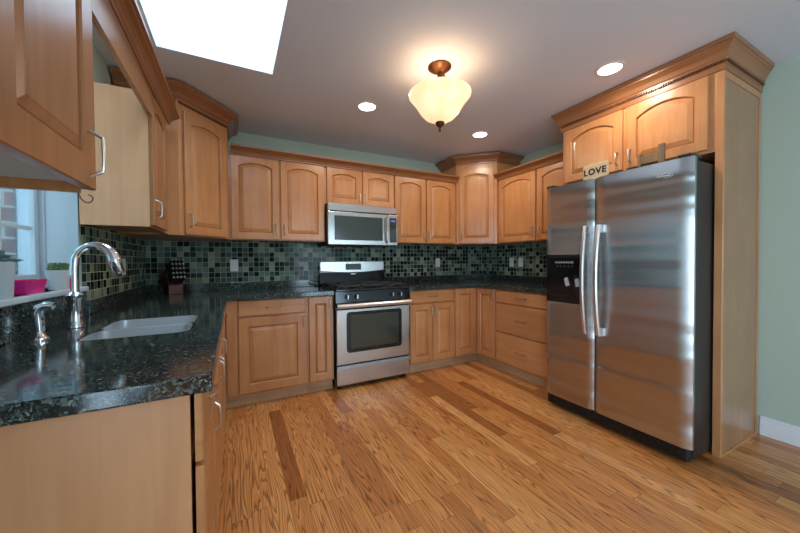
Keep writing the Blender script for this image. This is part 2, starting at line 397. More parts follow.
# ------------------------------------------------------------------ room shell
H = 2.4284; XW = 3.80; YR = -7.0
def struct(name, boxes, mat, parent=None, bevel=0):
    m = MB()
    for b in boxes: m.box(*b)
    return build(name, m, mat, kind='structure', bevel=bevel)
struct('floor', [(-.16, XW+.16, YR-.16, .16, -.08, 0)], 'floor')
WY0, WY1, WZ0, WZ1 = -2.10, -1.30, 1.06, 2.06
LT = .11
struct('wall_left', [(-LT, 0, WY1, .12, 0, H), (-LT, 0, WY0, WY1, 0, WZ0), (-LT, 0, WY0, WY1, WZ1, H), (-LT, 0, -3.95, WY0, 0, H), (-LT, 0, -5.85, -3.95, 2.1, H), (-LT, 0, YR-.12, -5.85, 0, H)], 'wall')
struct('wall_back', [(0, XW+.12, 0, .12, 0, H)], 'wall')
struct('wall_right', [(XW, XW+.12, YR-.12, 0, 0, H)], 'wall')
struct('wall_rear', [(0, 2.35, YR-.12, YR, 0, H), (3.65, XW, YR-.12, YR, 0, H), (2.35, 3.65, YR-.12, YR, 2.15, H), (2.35, 3.65, YR-.12, YR, 0, .08)], 'wall')
SX0, SX1, SY0, SY1 = .31, .935, -2.30, -1.16
struct('ceiling', [(-.12, SX0, YR-.12, .12, H, H+.1), (SX1, XW+.12, YR-.12, .12, H, H+.1), (SX0, SX1, SY1, .12, H, H+.1), (SX0, SX1, YR-.12, SY0, H, H+.1)], 'ceiling')
struct('trim_1', [(SX0-.03, SX0, SY0-.03, SY1+.03, H+.1, 2.95), (SX1, SX1+.03, SY0-.03, SY1+.03, H+.1, 2.95), (SX0, SX1, SY1, SY1+.03, H+.1, 2.95), (SX0, SX1, SY0-.03, SY0, H+.1, 2.95)], 'shaft')
struct('baseboard_right', [(XW-.014, XW, YR, -2.69, 0, .108), (XW-.010, XW, YR, -2.69, .108, .126)], 'white', bevel=.003)
struct('baseboard_left', [(0, .014, -3.95, -2.60, 0, .1), (0, .014, YR, -5.85, 0, .1)], 'white')
struct('baseboard_rear', [(0.014, 2.34, YR, YR+.014, 0, .1)], 'white')
# exterior brick reveal beside the window
struct('wall_exterior', [(-.75, -.206, -1.335, -1.0, -.2, 2.6), (-.34, -.215, -3.0, -2.12, -.2, 2.6), (-.34, -.215, -2.12, -1.31, -.2, .98), (-.34, -.215, -2.12, -1.31, 2.1, 2.6)], 'brick')
M['added_siding'] = plain('added_grey_blue_siding', srgb(120, 146, 150), .7)
struct('wall_shade_added', [(-1.75, -1.6, -3.6, 2.2, -.3, 3.4)], 'added_siding')  # unseen wall added to hold sky light back from the window
struct('trim_eave_added', [(-.62, -.36, -3.3, .6, 2.28, 2.36)], 'white')  # unseen eave added to shade the window from above
# window_1 over the sink
m = MB()
m.box(-.205, -.112, WY1-.004, WY1-.022, WZ0+.005, WZ1); m.box(-.205, -.112, WY0+.004, WY0+.022, WZ0+.005, WZ1)
m.box(-.205, -.112, WY0+.022, WY1-.022, WZ1-.022, WZ1); m.box(-.205, -.112, WY0+.022, WY1-.022, WZ0+.005, WZ0+.022)
win = build('window_1', m, 'window_sky_tint', kind='structure', bevel=.003)
m = MB()
ya, yb, za, zb = WY0+.024, WY1-.024, WZ0+.024, WZ1-.024
m.box(-.165, -.13, ya, ya+.032, za, zb); m.box(-.165, -.13, yb-.032, yb, za, zb); m.box(-.165, -.13, ya+.032, yb-.032, za, za+.045); m.box(-.165, -.13, ya+.032, yb-.032, zb-.045, zb)
for k in (1, 2): 
    yy = ya+.032+(yb-ya-.064)*k/3; m.box(-.153, -.139, yy-.009, yy+.009, za+.045, zb-.045)
for zz in (1.340, 1.67): m.box(-.1535, -.1385, ya+.032, yb-.032, zz-.009, zz+.009)
build('window_sash', m, 'window_sky_tint', parent=win, bevel=.003)
build('window_pane', MB().box(-.1480, -.1440, ya+.02, yb-.02, za+.02, zb-.02), 'glass', parent=win)
m = MB().box(-.112, .03, WY0-.02, WY1+.02, WZ0-.022, WZ0)
build('window_sill', m, 'window_sky_tint', parent=win, bevel=.004)
m = MB(); m.box(-.11, .004, WY1-.012, WY1-.0005, WZ0+.001, WZ1-.001); m.box(-.11, .004, WY0+.0005, WY0+.012, WZ0+.001, WZ1-.001); m.box(-.11, .004, WY0+.012, WY1-.012, WZ1-.012, WZ1-.0005)
build('window_jamb', m, 'window_sky_tint', parent=win)
# rear glazing and side door, invented behind the camera to bring in daylight
m = MB()
for x in (2.35, 2.97, 3.59): m.box(x, x+.06, YR-.1, YR-.03, .08, 2.15)
m.box(2.41, 3.59, YR-.1, YR-.03, 2.09, 2.15); m.box(2.41, 3.59, YR-.1, YR-.03, .08, .14)
build('window_fill_added', m, 'white', kind='structure')
m = MB()
for y in (-5.85, -4.93, -4.01): m.box(-.1, -.03, y, y+.06, 0, 2.1)
m.box(-.1, -.03, -5.79, -4.01, 2.04, 2.1); m.box(-.1, -.03, -5.79, -4.01, 0, .05)
build('door_fill_added', m, 'white', kind='structure')

# ------------------------------------------------------------------ tile backsplashes
ZT0, ZT1 = .985, 1.372
box('tile_backsplash', (.012, 3.788, -.010, -.0005, .90, 1.40), 'tile_x', label='dark green glass mosaic tile on the back wall, behind the stove', cat='backsplash')
m = MB(); m.box(.0005, .010, WY1+.030, -.011, ZT0, 1.40)
build('tile_backsplash', m, 'tile_y', label='dark green glass mosaic tile on the left wall between the window and the corner', cat='backsplash')
box('tile_backsplash', (3.790, 3.7995, -1.66, -.011, ZT0, 1.40), 'tile_y', label='dark green glass mosaic tile on the right wall beside the refrigerator', cat='backsplash')

# ------------------------------------------------------------------ cabinet kit
def offset_poly(P, d):
    n = len(P); out = []
    for i in range(n):
        a, b, c = Vector(P[i-1]), Vector(P[i]), Vector(P[(i+1) % n])
        d0 = (b-a).normalized(); d1 = (c-b).normalized()
        n0 = Vector((-d0.y, d0.x)); n1 = Vector((-d1.y, d1.x)); m = n0+n1; m = m/m.dot(n0)
        out.append((b.x+m.x*d, b.y+m.y*d))
    return out
def inner_loop(w, h, st, rb, rt, arch, N=14):
    """counter-clockwise opening in a w x h door; top edge arched by 'arch'"""
    x0, x1, y0, yt = st, w-st, rb, h-rt
    L = [(x0, y0), (x1, y0)]
    if arch <= 0: return L+[(x1, yt), (x0, yt)]
    c = (x1-x0)/2; R = (c*c+arch*arch)/(2*arch); cy = yt-R; cx = (x0+x1)/2
    A = math.asin(c/R)
    for k in range(N+1):
        t = A-2*A*k/N; L.append((cx+R*math.sin(t), cy+R*math.cos(t)))
    return L
STAND = .026
def pull(name_mat, fr, u, v, length, vertical, parent, off=.02, thick=.0048):
    stand = STAND
    """arched bar pull; u, v centre; off: height of the face it stands on"""
    pts = []; n = 9
    for k in range(n):
        t = -1+2*k/(n-1); w = off+stand*(1-abs(t)**5*.92) if abs(t) > .8 else off+stand+.003*(1-t*t)
        if k in (0, n-1): w = off+.0005
        a = t*length/2
        pts.append(fr((u, v+a, w)) if vertical else fr((u+a, v, w)))
    e = .0
    m = MB().tube(pts, thick, 8)
    return build('handle', m, name_mat, parent=parent, smooth=True)
T = .020
def door(fr, u0, u1, v0, v1, parent, arch=.0, st=.055, rb=.055, rt=.055, mat='maple', hu=None, hv=None, hvert=True, hlen=.10, name='door', hm='nickel'):
    w, h = u1-u0, v1-v0
    L0 = inner_loop(w, h, st, rb, rt, arch)
    g = lambda p, wd: fr((u0+p[0], v0+p[1], wd))
    m = MB(); bm = m.bm
    # frame: outer back, outer front (slightly eased), opening rings
    O = [(0, 0), (w, 0)]+([(w, h), (0, h)] if arch <= 0 else [(w, h)]+[(p[0], h) for p in L0[3:-1]]+[(0, h)])
    n = len(L0)
    e = .003
    sc = lambda P: [(min(max(p[0], e), w-e), min(max(p[1], e), h-e)) for p in P]
    R = [[g(p, .001) for p in O], [g(p, T-e) for p in O], [g(p, T) for p in sc(O)], [g(p, T) for p in L0], [g(p, T-.005) for p in offset_poly(L0, .004)], [g(p, .005) for p in offset_poly(L0, .005)]]
    m.rings(R, cap0=False, cap1=False)
    # back face ring
    B = [bm.verts.new(g(p, .001)) for p in O]; m.face(B[::-1])
    bmesh.ops.remove_doubles(bm, verts=bm.verts[:], dist=1e-5)
    d = build(name, m, mat, parent=parent)
    L1 = offset_poly(L0, .0052)
    k = .030 if min(w-2*st, h-rb-rt) > .12 else .016
    p = MB(); p.rings([[g(q, .003) for q in L1], [g(q, .0045) for q in L1], [g(q, .0045) for q in offset_poly(L1, .003)], [g(q, T-.010) for q in offset_poly(L1, .008)], [g(q, T-.003) for q in offset_poly(L1, k)], [g(q, T-.0015) for q in offset_poly(L1, k+.003)]], cap0=True, cap1=True)
    build('panel', p, mat, parent=d)
    if hu is not None: pull(hm, fr, u0+hu, v0+hv, hlen, hvert, d)
    return d
def drawer(fr, u0, u1, v0, v1, parent, mat='maple_h', handle=True, hlen=.10, name='drawer'):
    m = MB(); e = .006
    g = lambda x, y, wd: fr((x, y, wd))
    def ring(i, wd): return [g(u0+i, v0+i, wd), g(u1-i, v0+i, wd), g(u1-i, v1-i, wd), g(u0+i, v1-i, wd)]
    m.rings([ring(0, .001), ring(0, T-e), ring(.003, T-.002), ring(.009, T)])
    d = build(name, m, mat, parent=parent)
    if handle: pull('nickel', fr, (u0+u1)/2, (v0+v1)/2, hlen, False, d)
    return d
def carcass(m, fr, w, h, d, lo=0, facew=.04, rails=()):
    """box body behind the face; local w goes from -d to 0"""
    m.box(0, w, lo, h, -d, 0, fr)

FB = lambda x, y: frame((x, y, 0), (1, 0, 0), (0, -1, 0))       # back wall units
FR = lambda x, y: frame((x, y, 0), (0, -1, 0), (-1, 0, 0))      # right wall units, u towards the camera
FL = lambda x, y: frame((x, y, 0), (0, 1, 0), (1, 0, 0))        # left wall units, u away from the camera

# ---------------- upper cabinets on the back wall
YU = -.325; ZB, ZTOP = 1.372, 2.115
def upper_back(x0, x1, zb, label, doors, hz=.09, lipmat='maple', hl=.095):
    c = empty('upper_cabinet', ((x0+x1)/2, -.16, zb), label, 'cabinet')
    m = MB(); m.box(x0, x1, YU, -.011, zb+.012, ZTOP); m.box(x0, x1, YU, YU+.02, zb, zb+.012); m.box(x0, x0+.015, YU+.02, -.011, zb, zb+.012); m.box(x1-.015, x1, YU+.02, -.011, zb, zb+.012)
    build('body', m, 'maple', parent=c)
    fr = FB(0, YU)
    for a, b, side in doors:
        w = b-a
        door(fr, a, b, zb+.008, 2.104, c, arch=.036 if w > .37 else .030, st=.056, rb=.055, rt=.05, hu=(w-.028 if side == 'r' else .028), hv=hz, hlen=hl)
    return c
upper_back(.6535, 1.489, ZB, 'maple upper cabinet with two arched doors, left of the microwave', [(.674, 1.064, 'r'), (1.079, 1.478, 'l')])
upper_back(1.491, 2.247, 1.745, 'short maple upper cabinet with two small arched doors above the microwave', [(1.508, 1.868, 'r'), (1.884, 2.241, 'l')], hz=.075, hl=.085)
upper_back(2.249, 3.088, ZB, 'maple upper cabinet with two arched doors, right of the microwave', [(2.256, 2.648, 'r'), (2.664, 3.058, 'l')])
CROWN = [(0, 0), (.010, 0), (.012, .010), (.018, .014), (.024, .026), (.038, .038), (.056, .046), (.060, .052), (.072, .054), (.074, .068), (0, .068)]
def crown(name, path, z, side, label=None, parent=None, scale=1.0, prof=None, mat='cherry'):
    p = [(a*scale, b*scale) for a, b in (prof or CROWN)]
    m = MB().sweep(path, z, p, side)
    if parent is not None: return build('crown_molding', m, mat, parent=parent)
    return build(name, m, mat, label=label, cat='molding')
crown('crown_molding', [(.675, YU-.0205), (3.085, YU-.0205)], 2.106, 1, 'brown crown molding running above the back wall upper cabinets')

# ---------------- microwave
mw = empty('microwave', (1.865, -.2, 1.335), 'stainless over-the-range microwave mounted under the short cabinet', 'microwave')
X0, X1, YM, Z0, Z1 = 1.494, 2.243, -.40, 1.338, 1.742
build('body', MB().box(X0, X1, YM+.002, -.0115, Z0, Z1), 'black_matte', parent=mw, bevel=.003)
m = MB(); m.box(X0, X1, YM-.022, YM, 1.668, Z1); build('vent_cover', m, 'steel', parent=mw, bevel=.006)
dr = build('door', MB().box(X0, 2.122, YM-.022, YM, Z0+.002, 1.662), 'steel', parent=mw, bevel=.005)
build('window', MB().prism([(1.557, 1.386), (2.068, 1.386), (2.068, 1.624), (1.557, 1.624)], YM-.0235, YM-.0215, axis='y'), 'mw_glass', parent=dr)
pts = [(2.105, YM-.022, 1.37), (2.105, YM-.052, 1.385), (2.105, YM-.062, 1.5), (2.105, YM-.052, 1.615), (2.105, YM-.022, 1.63)]
build('handle', MB().tube(pts, .010, 10), 'steel', parent=dr, smooth=True)
cp = build('control_panel', MB().box(2.125, X1, YM-.022, YM, Z0+.002, 1.662), 'steel', parent=mw, bevel=.004)
kp = build('keypad', MB().box(2.148, 2.228, YM-.0240, YM-.0215, 1.372, 1.628), 'glass_dark', parent=cp)
build('display', MB().box(2.165, 2.215, YM-.0250, YM-.0238, 1.588, 1.606), 'blue_led', parent=cp)

# ---------------- diagonal corner wall cabinets
def corner_cab(pts, dpts, zt, label, hside, crownpath, side, lipz=2.17, mat='maple'):
    cx = sum(p[0] for p in pts)/len(pts); cy = sum(p[1] for p in pts)/len(pts)
    c = empty('corner_cabinet', (cx, cy, ZB), label, 'cabinet')
    build('body', MB().prism(pts, ZB, zt), mat, parent=c)
    a, b = Vector((*dpts[0], 0)), Vector((*dpts[1], 0)); U = (b-a).normalized(); Wd = Vector((U.y, -U.x, 0)); L = (b-a).length
    fr = frame(a, U, Wd); gap = .035
    door(fr, gap, L-gap, ZB+.008, 2.262, c, arch=.03, st=.055, rb=.06, rt=.055, mat=mat, hu=(L-2*gap-.028 if hside == 'r' else .028), hv=.10, hlen=.095)
    PR = [(0, 0), (.008, 0), (.010, .016), (.020, .022), (.028, .040), (.050, .058), (.070, .066), (.074, .074), (.084, .076), (.086, .094), (0, .094)]
    cm = crown('', crownpath, zt-.094+.0, side, parent=c, prof=PR)
    return c, cm
def dentils(parent, path, z, side, step=.016, size=.008, h=.014, out=.004):
    m = MB()
    for (x0, y0), (x1, y1) in zip(path, path[1:]):
        a, b = Vector((x0, y0, 0)), Vector((x1, y1, 0)); U = (b-a).normalized(); L = (b-a).length; Wd = Vector((U.y, -U.x, 0))*side
        fr = frame((x0, y0, z), U, Wd); n = int(L/step)
        for k in range(n): m.box(k*step+.004, k*step+.004+size, 0, h, 0, out+.006, fr)
    return build('dentil_band', m, 'dentil', parent=parent)
# left corner
d0, d1 = (.352, -.735), (.652, -.395)
cL, _ = corner_cab([(.0105, -.0105), (.0105, -.735), d0, d1, (.652, -.0105)], (d0, d1), 2.415,
    'tall diagonal corner cabinet in the left corner, with one arched door', 'l', [(.0105, -.735), d0, d1, (.652, -.0105)], 1)
dentils(cL, [(.0105, -.735), d0, d1], 2.300, 1)
# right corner
cR, _ = corner_cab([(3.789, -.0105), (3.092, -.0105), (3.092, -.335), (3.436, -.655), (3.789, -.655)], ((3.092, -.335), (3.436, -.655)), 2.415,
    'tall diagonal corner cabinet in the right corner, with one arched door', 'l', [(3.092, -.0105), (3.092, -.335), (3.436, -.655), (3.789, -.655)], 1)

# ---------------- upper cabinets on the right wall
XR = 3.465
c = empty('upper_cabinet', (3.63, -1.15, ZB), 'maple upper cabinet with two arched doors on the right wall, beside the refrigerator', 'cabinet')
m = MB(); m.box(XR, 3.789, -1.655, -.657, ZB+.012, ZTOP); m.box(XR, XR+.02, -1.655, -.657, ZB, ZB+.012)
build('body', m, 'maple', parent=c)
fr = FR(XR, 0)
door(fr, .672, 1.18, ZB+.008, 2.104, c, arch=.045, rt=.05, hu=.48, hv=.09)
door(fr, 1.206, 1.645, ZB+.008, 2.104, c, arch=.04, rt=.05, hu=.028, hv=.09)
crown('crown_molding', [(XR-.0205, -.66), (XR-.0205, -1.60)], 2.106, 1, 'brown crown molding above the right wall upper cabinet')

# ---------------- left wall uppers, valance over the window
XL = .292
c = empty('upper_cabinet', (.15, -1.02, ZB), 'maple upper cabinet with pale side panel, between the window and the left corner', 'cabinet')
m = MB(); m.box(.0105, XL, -1.300, -.737, ZB+.012, ZTOP-.025); m.box(XL-.02, XL, -1.300, -.737, ZB, ZB+.012)
build('body', m, 'maple', parent=c)
build('side_panel', MB().box(.0105, XL, -1.312, -1.3002, ZB, ZTOP-.025), 'pale_veneer', parent=c, label='pale veneer side panel')
fr = FL(XL, 0)
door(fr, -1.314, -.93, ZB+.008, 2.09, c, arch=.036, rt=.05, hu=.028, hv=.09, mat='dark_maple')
c = empty('upper_cabinet', (.15, -2.6, ZB), 'maple upper cabinet nearest the camera, left of the window', 'cabinet')
m = MB(); m.box(.0105, XL, -3.0, -2.128, ZB+.056, ZTOP-.025); m.box(XL-.018, XL, -3.0, -2.128, ZB+.034, ZB+.056); m.box(.0105, XL-.018, -2.142, -2.128, ZB+.022, ZB+.056); 
build('body', m, 'maple', parent=c)
build('bottom_panel', MB().box(.012, XL-.02, -2.99, -2.144, ZB+.0515, ZB+.0555), 'ceiling', parent=c, label='pale grey underside panel')
STAND = .030
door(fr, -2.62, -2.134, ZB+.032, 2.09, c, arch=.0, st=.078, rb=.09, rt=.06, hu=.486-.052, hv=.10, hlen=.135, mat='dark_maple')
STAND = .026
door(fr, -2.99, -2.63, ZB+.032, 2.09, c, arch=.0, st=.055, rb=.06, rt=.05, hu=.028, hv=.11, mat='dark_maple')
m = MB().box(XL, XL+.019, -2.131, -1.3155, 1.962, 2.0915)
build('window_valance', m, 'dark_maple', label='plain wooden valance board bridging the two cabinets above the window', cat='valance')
crown('crown_molding', [(XL+.0215, -2.99), (XL+.0215, -.86)], 2.092, 1, 'brown crown molding above the left wall cabinets and window valance', scale=.92)
pts = [(.25, -2.127+.004, 1.385), (.27, -2.118, 1.36), (.285, -2.112, 1.345), (.30, -2.112, 1.352), (.303, -2.114, 1.372), (.292, -2.118, 1.384), (.275, -2.12, 1.378)]
m = MB().tube([(.262, -2.1225, 1.405), (.266, -2.118, 1.39), (.270, -2.114, 1.378), (.277, -2.112, 1.370), (.285, -2.112, 1.368), (.293, -2.112, 1.372), (.297, -2.113, 1.382), (.293, -2.114, 1.391), (.286, -2.114, 1.393)], .0022, 6)
build('wire_hook', m, 'cord', smooth=True, label='small curled wire hook under the nearest upper cabinet', cat='hook')

# ---------------- base cabinets
YB = -.605; ZC = .872
def base_body(m, x0, x1, y0, y1): m.box(x0, x1, y0, y1, .10, ZC)
# back left
c = empty('base_cabinet', (.97, -.3, 0), 'maple base cabinet with a wide drawer over one door, left of the stove', 'cabinet')
m = MB(); base_body(m, .604, 1.249, YB, -.012); build('body', m, 'maple', parent=c)
fr = FB(0, YB)
build('filler_strip', MB().box(.628, .702, YB-.018, YB-.001, .112, ZC-.002), 'maple', parent=c)
drawer(fr, .712, 1.236, .737, .866, c, hlen=.115)
door(fr, .712, 1.236, .116, .724, c, st=.068, rb=.068, rt=.068, hu=.524-.022, hv=.545, hlen=.10)
build('toe_kick', MB().box(.604, 1.249, -.556, -.54, .0, .10), 'toe', parent=c)
c = empty('base_cabinet', (1.36, -.3, 0), 'narrow maple base cabinet with one tall door, touching the left side of the stove', 'cabinet')
m = MB(); base_body(m, 1.2495, 1.484, YB, -.012); build('body', m, 'maple', parent=c)
door(fr, 1.264, 1.468, .116, .866, c, st=.05, rb=.06, rt=.06, hu=.204-.02, hv=.68, hlen=.09)
build('toe_kick', MB().box(1.2495, 1.484, -.556, -.54, .0, .10), 'toe', parent=c)
# back right
c = empty('base_cabinet', (2.55, -.3, 0), 'maple base cabinet with one drawer over two doors, right of the stove', 'cabinet')
m = MB(); base_body(m, 2.258, 2.841, YB, -.012); build('body', m, 'maple', parent=c)
drawer(fr, 2.278, 2.832, .735, .864, c, hlen=.115)
door(fr, 2.278, 2.549, .116, .720, c, st=.055, hu=.271-.02, hv=.53, hlen=.10)
door(fr, 2.556, 2.832, .116, .720, c, st=.055, hu=.02, hv=.53, hlen=.10)
build('toe_kick', MB().box(2.258, 2.841, -.556, -.54, .0, .10), 'toe', parent=c)
# corner
c = empty('base_cabinet', (3.3, -.4, 0), 'corner base cabinet with a folding pair of tall doors meeting at the right corner', 'cabinet')
m = MB(); m.prism([(2.8415, -.012), (2.8415, YB), (3.165, YB), (3.165, -.919), (3.786, -.919), (3.786, -.012)], .10, ZC); build('body', m, 'maple', parent=c)
door(fr, 2.853, 3.140, .116, .864, c, st=.06, rb=.06, rt=.06)
frr = FR(3.165, 0)
door(frr, .630, .910, .116, .864, c, st=.06, rb=.06, rt=.06, hu=.245, hv=.69, hlen=.09)
m = MB(); m.prism([(2.8415, -.556), (3.215, -.556), (3.215, -.919), (3.231, -.919), (3.231, -.54), (2.8415, -.54)], 0, .10); build('toe_kick', m, 'toe', parent=c)
# drawers right
c = empty('base_cabinet', (3.47, -1.3, 0), 'maple base cabinet with a stack of three drawers, left of the refrigerator', 'cabinet')
m = MB(); m.box(3.165, 3.786, -1.66, -.9195, .10, ZC); build('body', m, 'maple', parent=c)
for za, zb in ((.735, .860), (.430, .722), (.116, .417)): drawer(frr, .935, 1.60, za, zb, c, hlen=.125)
build('toe_kick', MB().box(3.215, 3.231, -1.66, -.9195, 0, .10), 'toe', parent=c)
# left run
XF = .600
frl = FL(XF-.0005, 0); STAND = .014
c = empty('base_cabinet', (.3, -2.3, 0), 'maple base cabinet at the near end of the left counter, with flat pale end panel', 'cabinet')
m = MB(); m.box(.002, XF-.012, -2.5495, -2.08, .10, ZC); build('body', m, 'maple', parent=c)
build('end_panel', MB().box(.002, XF-.008, -2.562, -2.550, 0, ZC), 'veneer', parent=c, label='flat pale veneer end panel')
build('corner_stile', MB().box(XF-.046, XF-.008, -2.5645, -2.5625, 0, ZC), 'veneer', parent=c)
drawer(frl, -2.560, -2.09, .700, .864, c, hlen=.11)
door(frl, -2.560, -2.09, .116, .688, c, hu=.44, hv=.50)
build('toe_kick', MB().box(.53, .545, -2.549, -2.08, 0, .10), 'toe', parent=c)
c = empty('base_cabinet', (.3, -1.7, 0), 'sink base cabinet with two doors under the stainless sink', 'cabinet')
m = MB(); m.box(.012, .18, -2.0795, -1.20, .10, ZC); m.box(.18, .56, -2.0795, -1.20, .10, .66); m.box(.56, XF-.012, -2.0795, -1.20, .10, ZC)
build('body', m, 'maple', parent=c)
drawer(frl, -2.075, -1.645, .737, .864, c, handle=False, name='false_drawer'); drawer(frl, -1.635, -1.205, .737, .864, c, handle=False, name='false_drawer')
door(frl, -2.075, -1.645, .116, .724, c, hu=.40, hv=.53); door(frl, -1.635, -1.205, .116, .724, c, hu=.03, hv=.53)
build('toe_kick', MB().box(.53, .545, -2.0795, -1.20, 0, .10), 'toe', parent=c)
c = empty('base_cabinet', (.3, -.8, 0), 'maple base cabinet between the sink base and the left corner', 'cabinet')
m = MB(); m.box(.012, XF-.012, -1.1995, -.012, .10, ZC); build('body', m, 'maple', parent=c)
drawer(frl, -1.195, -.66, .737, .864, c); door(frl, -1.195, -.66, .116, .724, c, hu=.03, hv=.53)
build('toe_kick', MB().box(.53, .545, -1.1995, -.556, 0, .10).box(.53, .6035, -.5558, -.54, 0, .10), 'toe', parent=c)

STAND = .026
# ---------------- worktops
def slab(outer, hole, z0, z1):
    m = MB(); bm = m.bm
    def fill(z):
        loops = []
        for L in ([outer]+([hole] if hole else [])):
            vs = [bm.verts.new((x, y, z)) for x, y in L]; loops.append(vs)
        es = [bm.edges.new((vs[i], vs[(i+1) % len(vs)])) for vs in loops for i in range(len(vs))]
        bmesh.ops.triangle_fill(bm, edges=es, use_beauty=True, use_dissolve=False)
        return loops
    a = fill(z0); b = fill(z1)
    for la, lb in zip(a, b):
        for i in range(len(la)): m.face([la[i], la[(i+1) % len(la)], lb[(i+1) % len(lb)], lb[i]])
    return m
SKX0, SKX1, SKY0, SKY1 = .205, .530, -2.000, -1.552
def rounded(x0, x1, y0, y1, r, n=5):
    P = []
    for cx, cy, a0 in ((x1-r, y1-r, 0), (x0+r, y1-r, 90), (x0+r, y0+r, 180), (x1-r, y0+r, 270)):
        for k in range(n+1):
            a = math.radians(a0+90*k/n); P.append((cx+r*math.cos(a), cy+r*math.sin(a)))
    return P
m = slab([(.002, -.012), (.002, -2.592), (.640, -2.592), (.640, -.645), (1.486, -.645), (1.486, -.012)], rounded(SKX0, SKX1, SKY0, SKY1, .04), .8725, .914)
wt = build('granite_countertop', m, 'granite', bevel=.005, seg=3, org=(.3, -.3, .8725), label='dark speckled granite countertop along the left wall, holding the sink', cat='countertop')
m = MB(); m.box(.0015, .022, -2.592, -2.125, .9145, ZT0); m.box(.0015, .022, -2.125, WY1+.022, .9145, WZ0-.0235); m.box(.0115, .030, WY1+.0225, -.031, .9145, ZT0); m.box(.0115, 1.486, -.030, -.0115, .9145, ZT0)
build('upstand', m, 'granite', parent=wt, bevel=.003)
m = slab([(2.256, -.012), (2.256, -.645), (3.128, -.645), (3.128, -1.662), (3.788, -1.662), (3.788, -.012)], None, .8725, .914)
wt2 = build('granite_countertop', m, 'granite', bevel=.005, seg=3, org=(2.6, -.3, .8725), label='dark speckled granite countertop from the stove around the right corner to the refrigerator', cat='countertop')
m = MB(); m.box(2.256, 3.788, -.030, -.0115, .9145, ZT0); m.box(3.770, 3.7885, -1.662, -.031, .9145, ZT0)
build('upstand', m, 'granite', parent=wt2, bevel=.003)

# ---------------- sink
sk = empty('kitchen_sink', (.37, -1.77, .70), 'undermount stainless double bowl sink set in the dark granite', 'sink')
def bowl(x0, x1, y0, y1, z0, z1):
    m = MB(); t = .004
    rg = [[(x, y, z1) for x, y in rounded(x0-t, x1+t, y0-t, y1+t, .045)], [(x, y, z0-t) for x, y in rounded(x0+.008, x1-.008, y0+.008, y1-.008, .05)],]
    inn = [[(x, y, z0) for x, y in rounded(x0+.012, x1-.012, y0+.012, y1-.012, .05)], [(x, y, z0+.02) for x, y in rounded(x0+.002, x1-.002, y0+.002, y1-.002, .045)], [(x, y, z1) for x, y in rounded(x0, x1, y0, y1, .04)]]
    R = [rg[1], rg[0], inn[2], inn[1], inn[0]]
    m.rings(R); return m
for n_, (a, b) in enumerate(((-1.558, -1.790), (-1.812, -1.994))):
    bw = build('bowl', bowl(SKX0+.006, SKX1-.006, b, a, .72, .9115), 'sink_steel', parent=sk, smooth=True)
    build('drain', MB().lathe([(.001, .7205), (.04, .7205), (.042, .724), (.03, .7225), (.001, .7225)], (.37, (a+b)/2, 0), 20), 'chrome', parent=bw, smooth=True)
build('divider', MB().box(SKX0+.008, SKX1-.008, -1.8075, -1.7945, .80, .9100), 'sink_steel', parent=sk, bevel=.003)

# ---------------- faucet and side sprayer
fc = empty('faucet', (.110, -1.69, .9145), 'tall chrome gooseneck faucet beside the window sill', 'faucet')
fx, fy = .110, -1.69
m = MB().lathe([(.001, .9145), (.030, .9145), (.031, .922), (.027, .932), (.0245, .96), (.0235, 1.025), (.028, 1.034), (.028, 1.05), (.019, 1.060), (.001, 1.058)], (fx, fy, 0), 24)
build('base', m, 'chrome', parent=fc, smooth=True)
pts = [(fx, fy, 1.05), (fx, fy, 1.16)]
R_ = .063
for k in range(0, 17):
    a = math.pi-k*(math.pi*.93)/16; pts.append((fx+.002+R_+R_*math.cos(a), fy, 1.180+R_*1.14*math.sin(a)))
rad = [.0145]*len(pts)
for i in range(len(pts)-8, len(pts)): rad[i] = .0145+.0009*(i-len(pts)+9)
build('spout', MB().tube(pts, .0125, 16, rad), 'chrome', parent=fc, smooth=True)
e = Vector(pts[-1]); d = (Vector(pts[-1])-Vector(pts[-2])).normalized()
build('spray_head', MB().tube([e-d*.002, e+d*.006, e+d*.012, e+d*.058, e+d*.064], .02, 16, [.0218, .0235, .022, .019, .015]), 'chrome', parent=fc, smooth=True)
build('lever', MB().tube([(fx+.015, fy-.012, 1.04), (fx+.024, fy-.03, 1.045), (fx+.035, fy-.05, 1.055)], .006, 10, [.008, .006, .005]), 'chrome', parent=fc, smooth=True)
sp = empty('side_sprayer', (.094, -1.92, .9145), 'short chrome side sprayer standing in front of the faucet', 'sprayer')
build('base', MB().lathe([(.001, .9145), (.024, .9145), (.024, .920), (.015, .930), (.012, .948), (.001, .948)], (.094, -1.92, 0), 20), 'chrome', parent=sp, smooth=True)
build('spray_head', MB().tube([(.094, -1.92, .945), (.092, -1.92, .98), (.090, -1.92, 1.008), (.096, -1.92, 1.026), (.112, -1.922, 1.034), (.132, -1.925, 1.030)], .012, 14, [.013, .0145, .0155, .0155, .014, .012]), 'chrome', parent=sp, smooth=True)

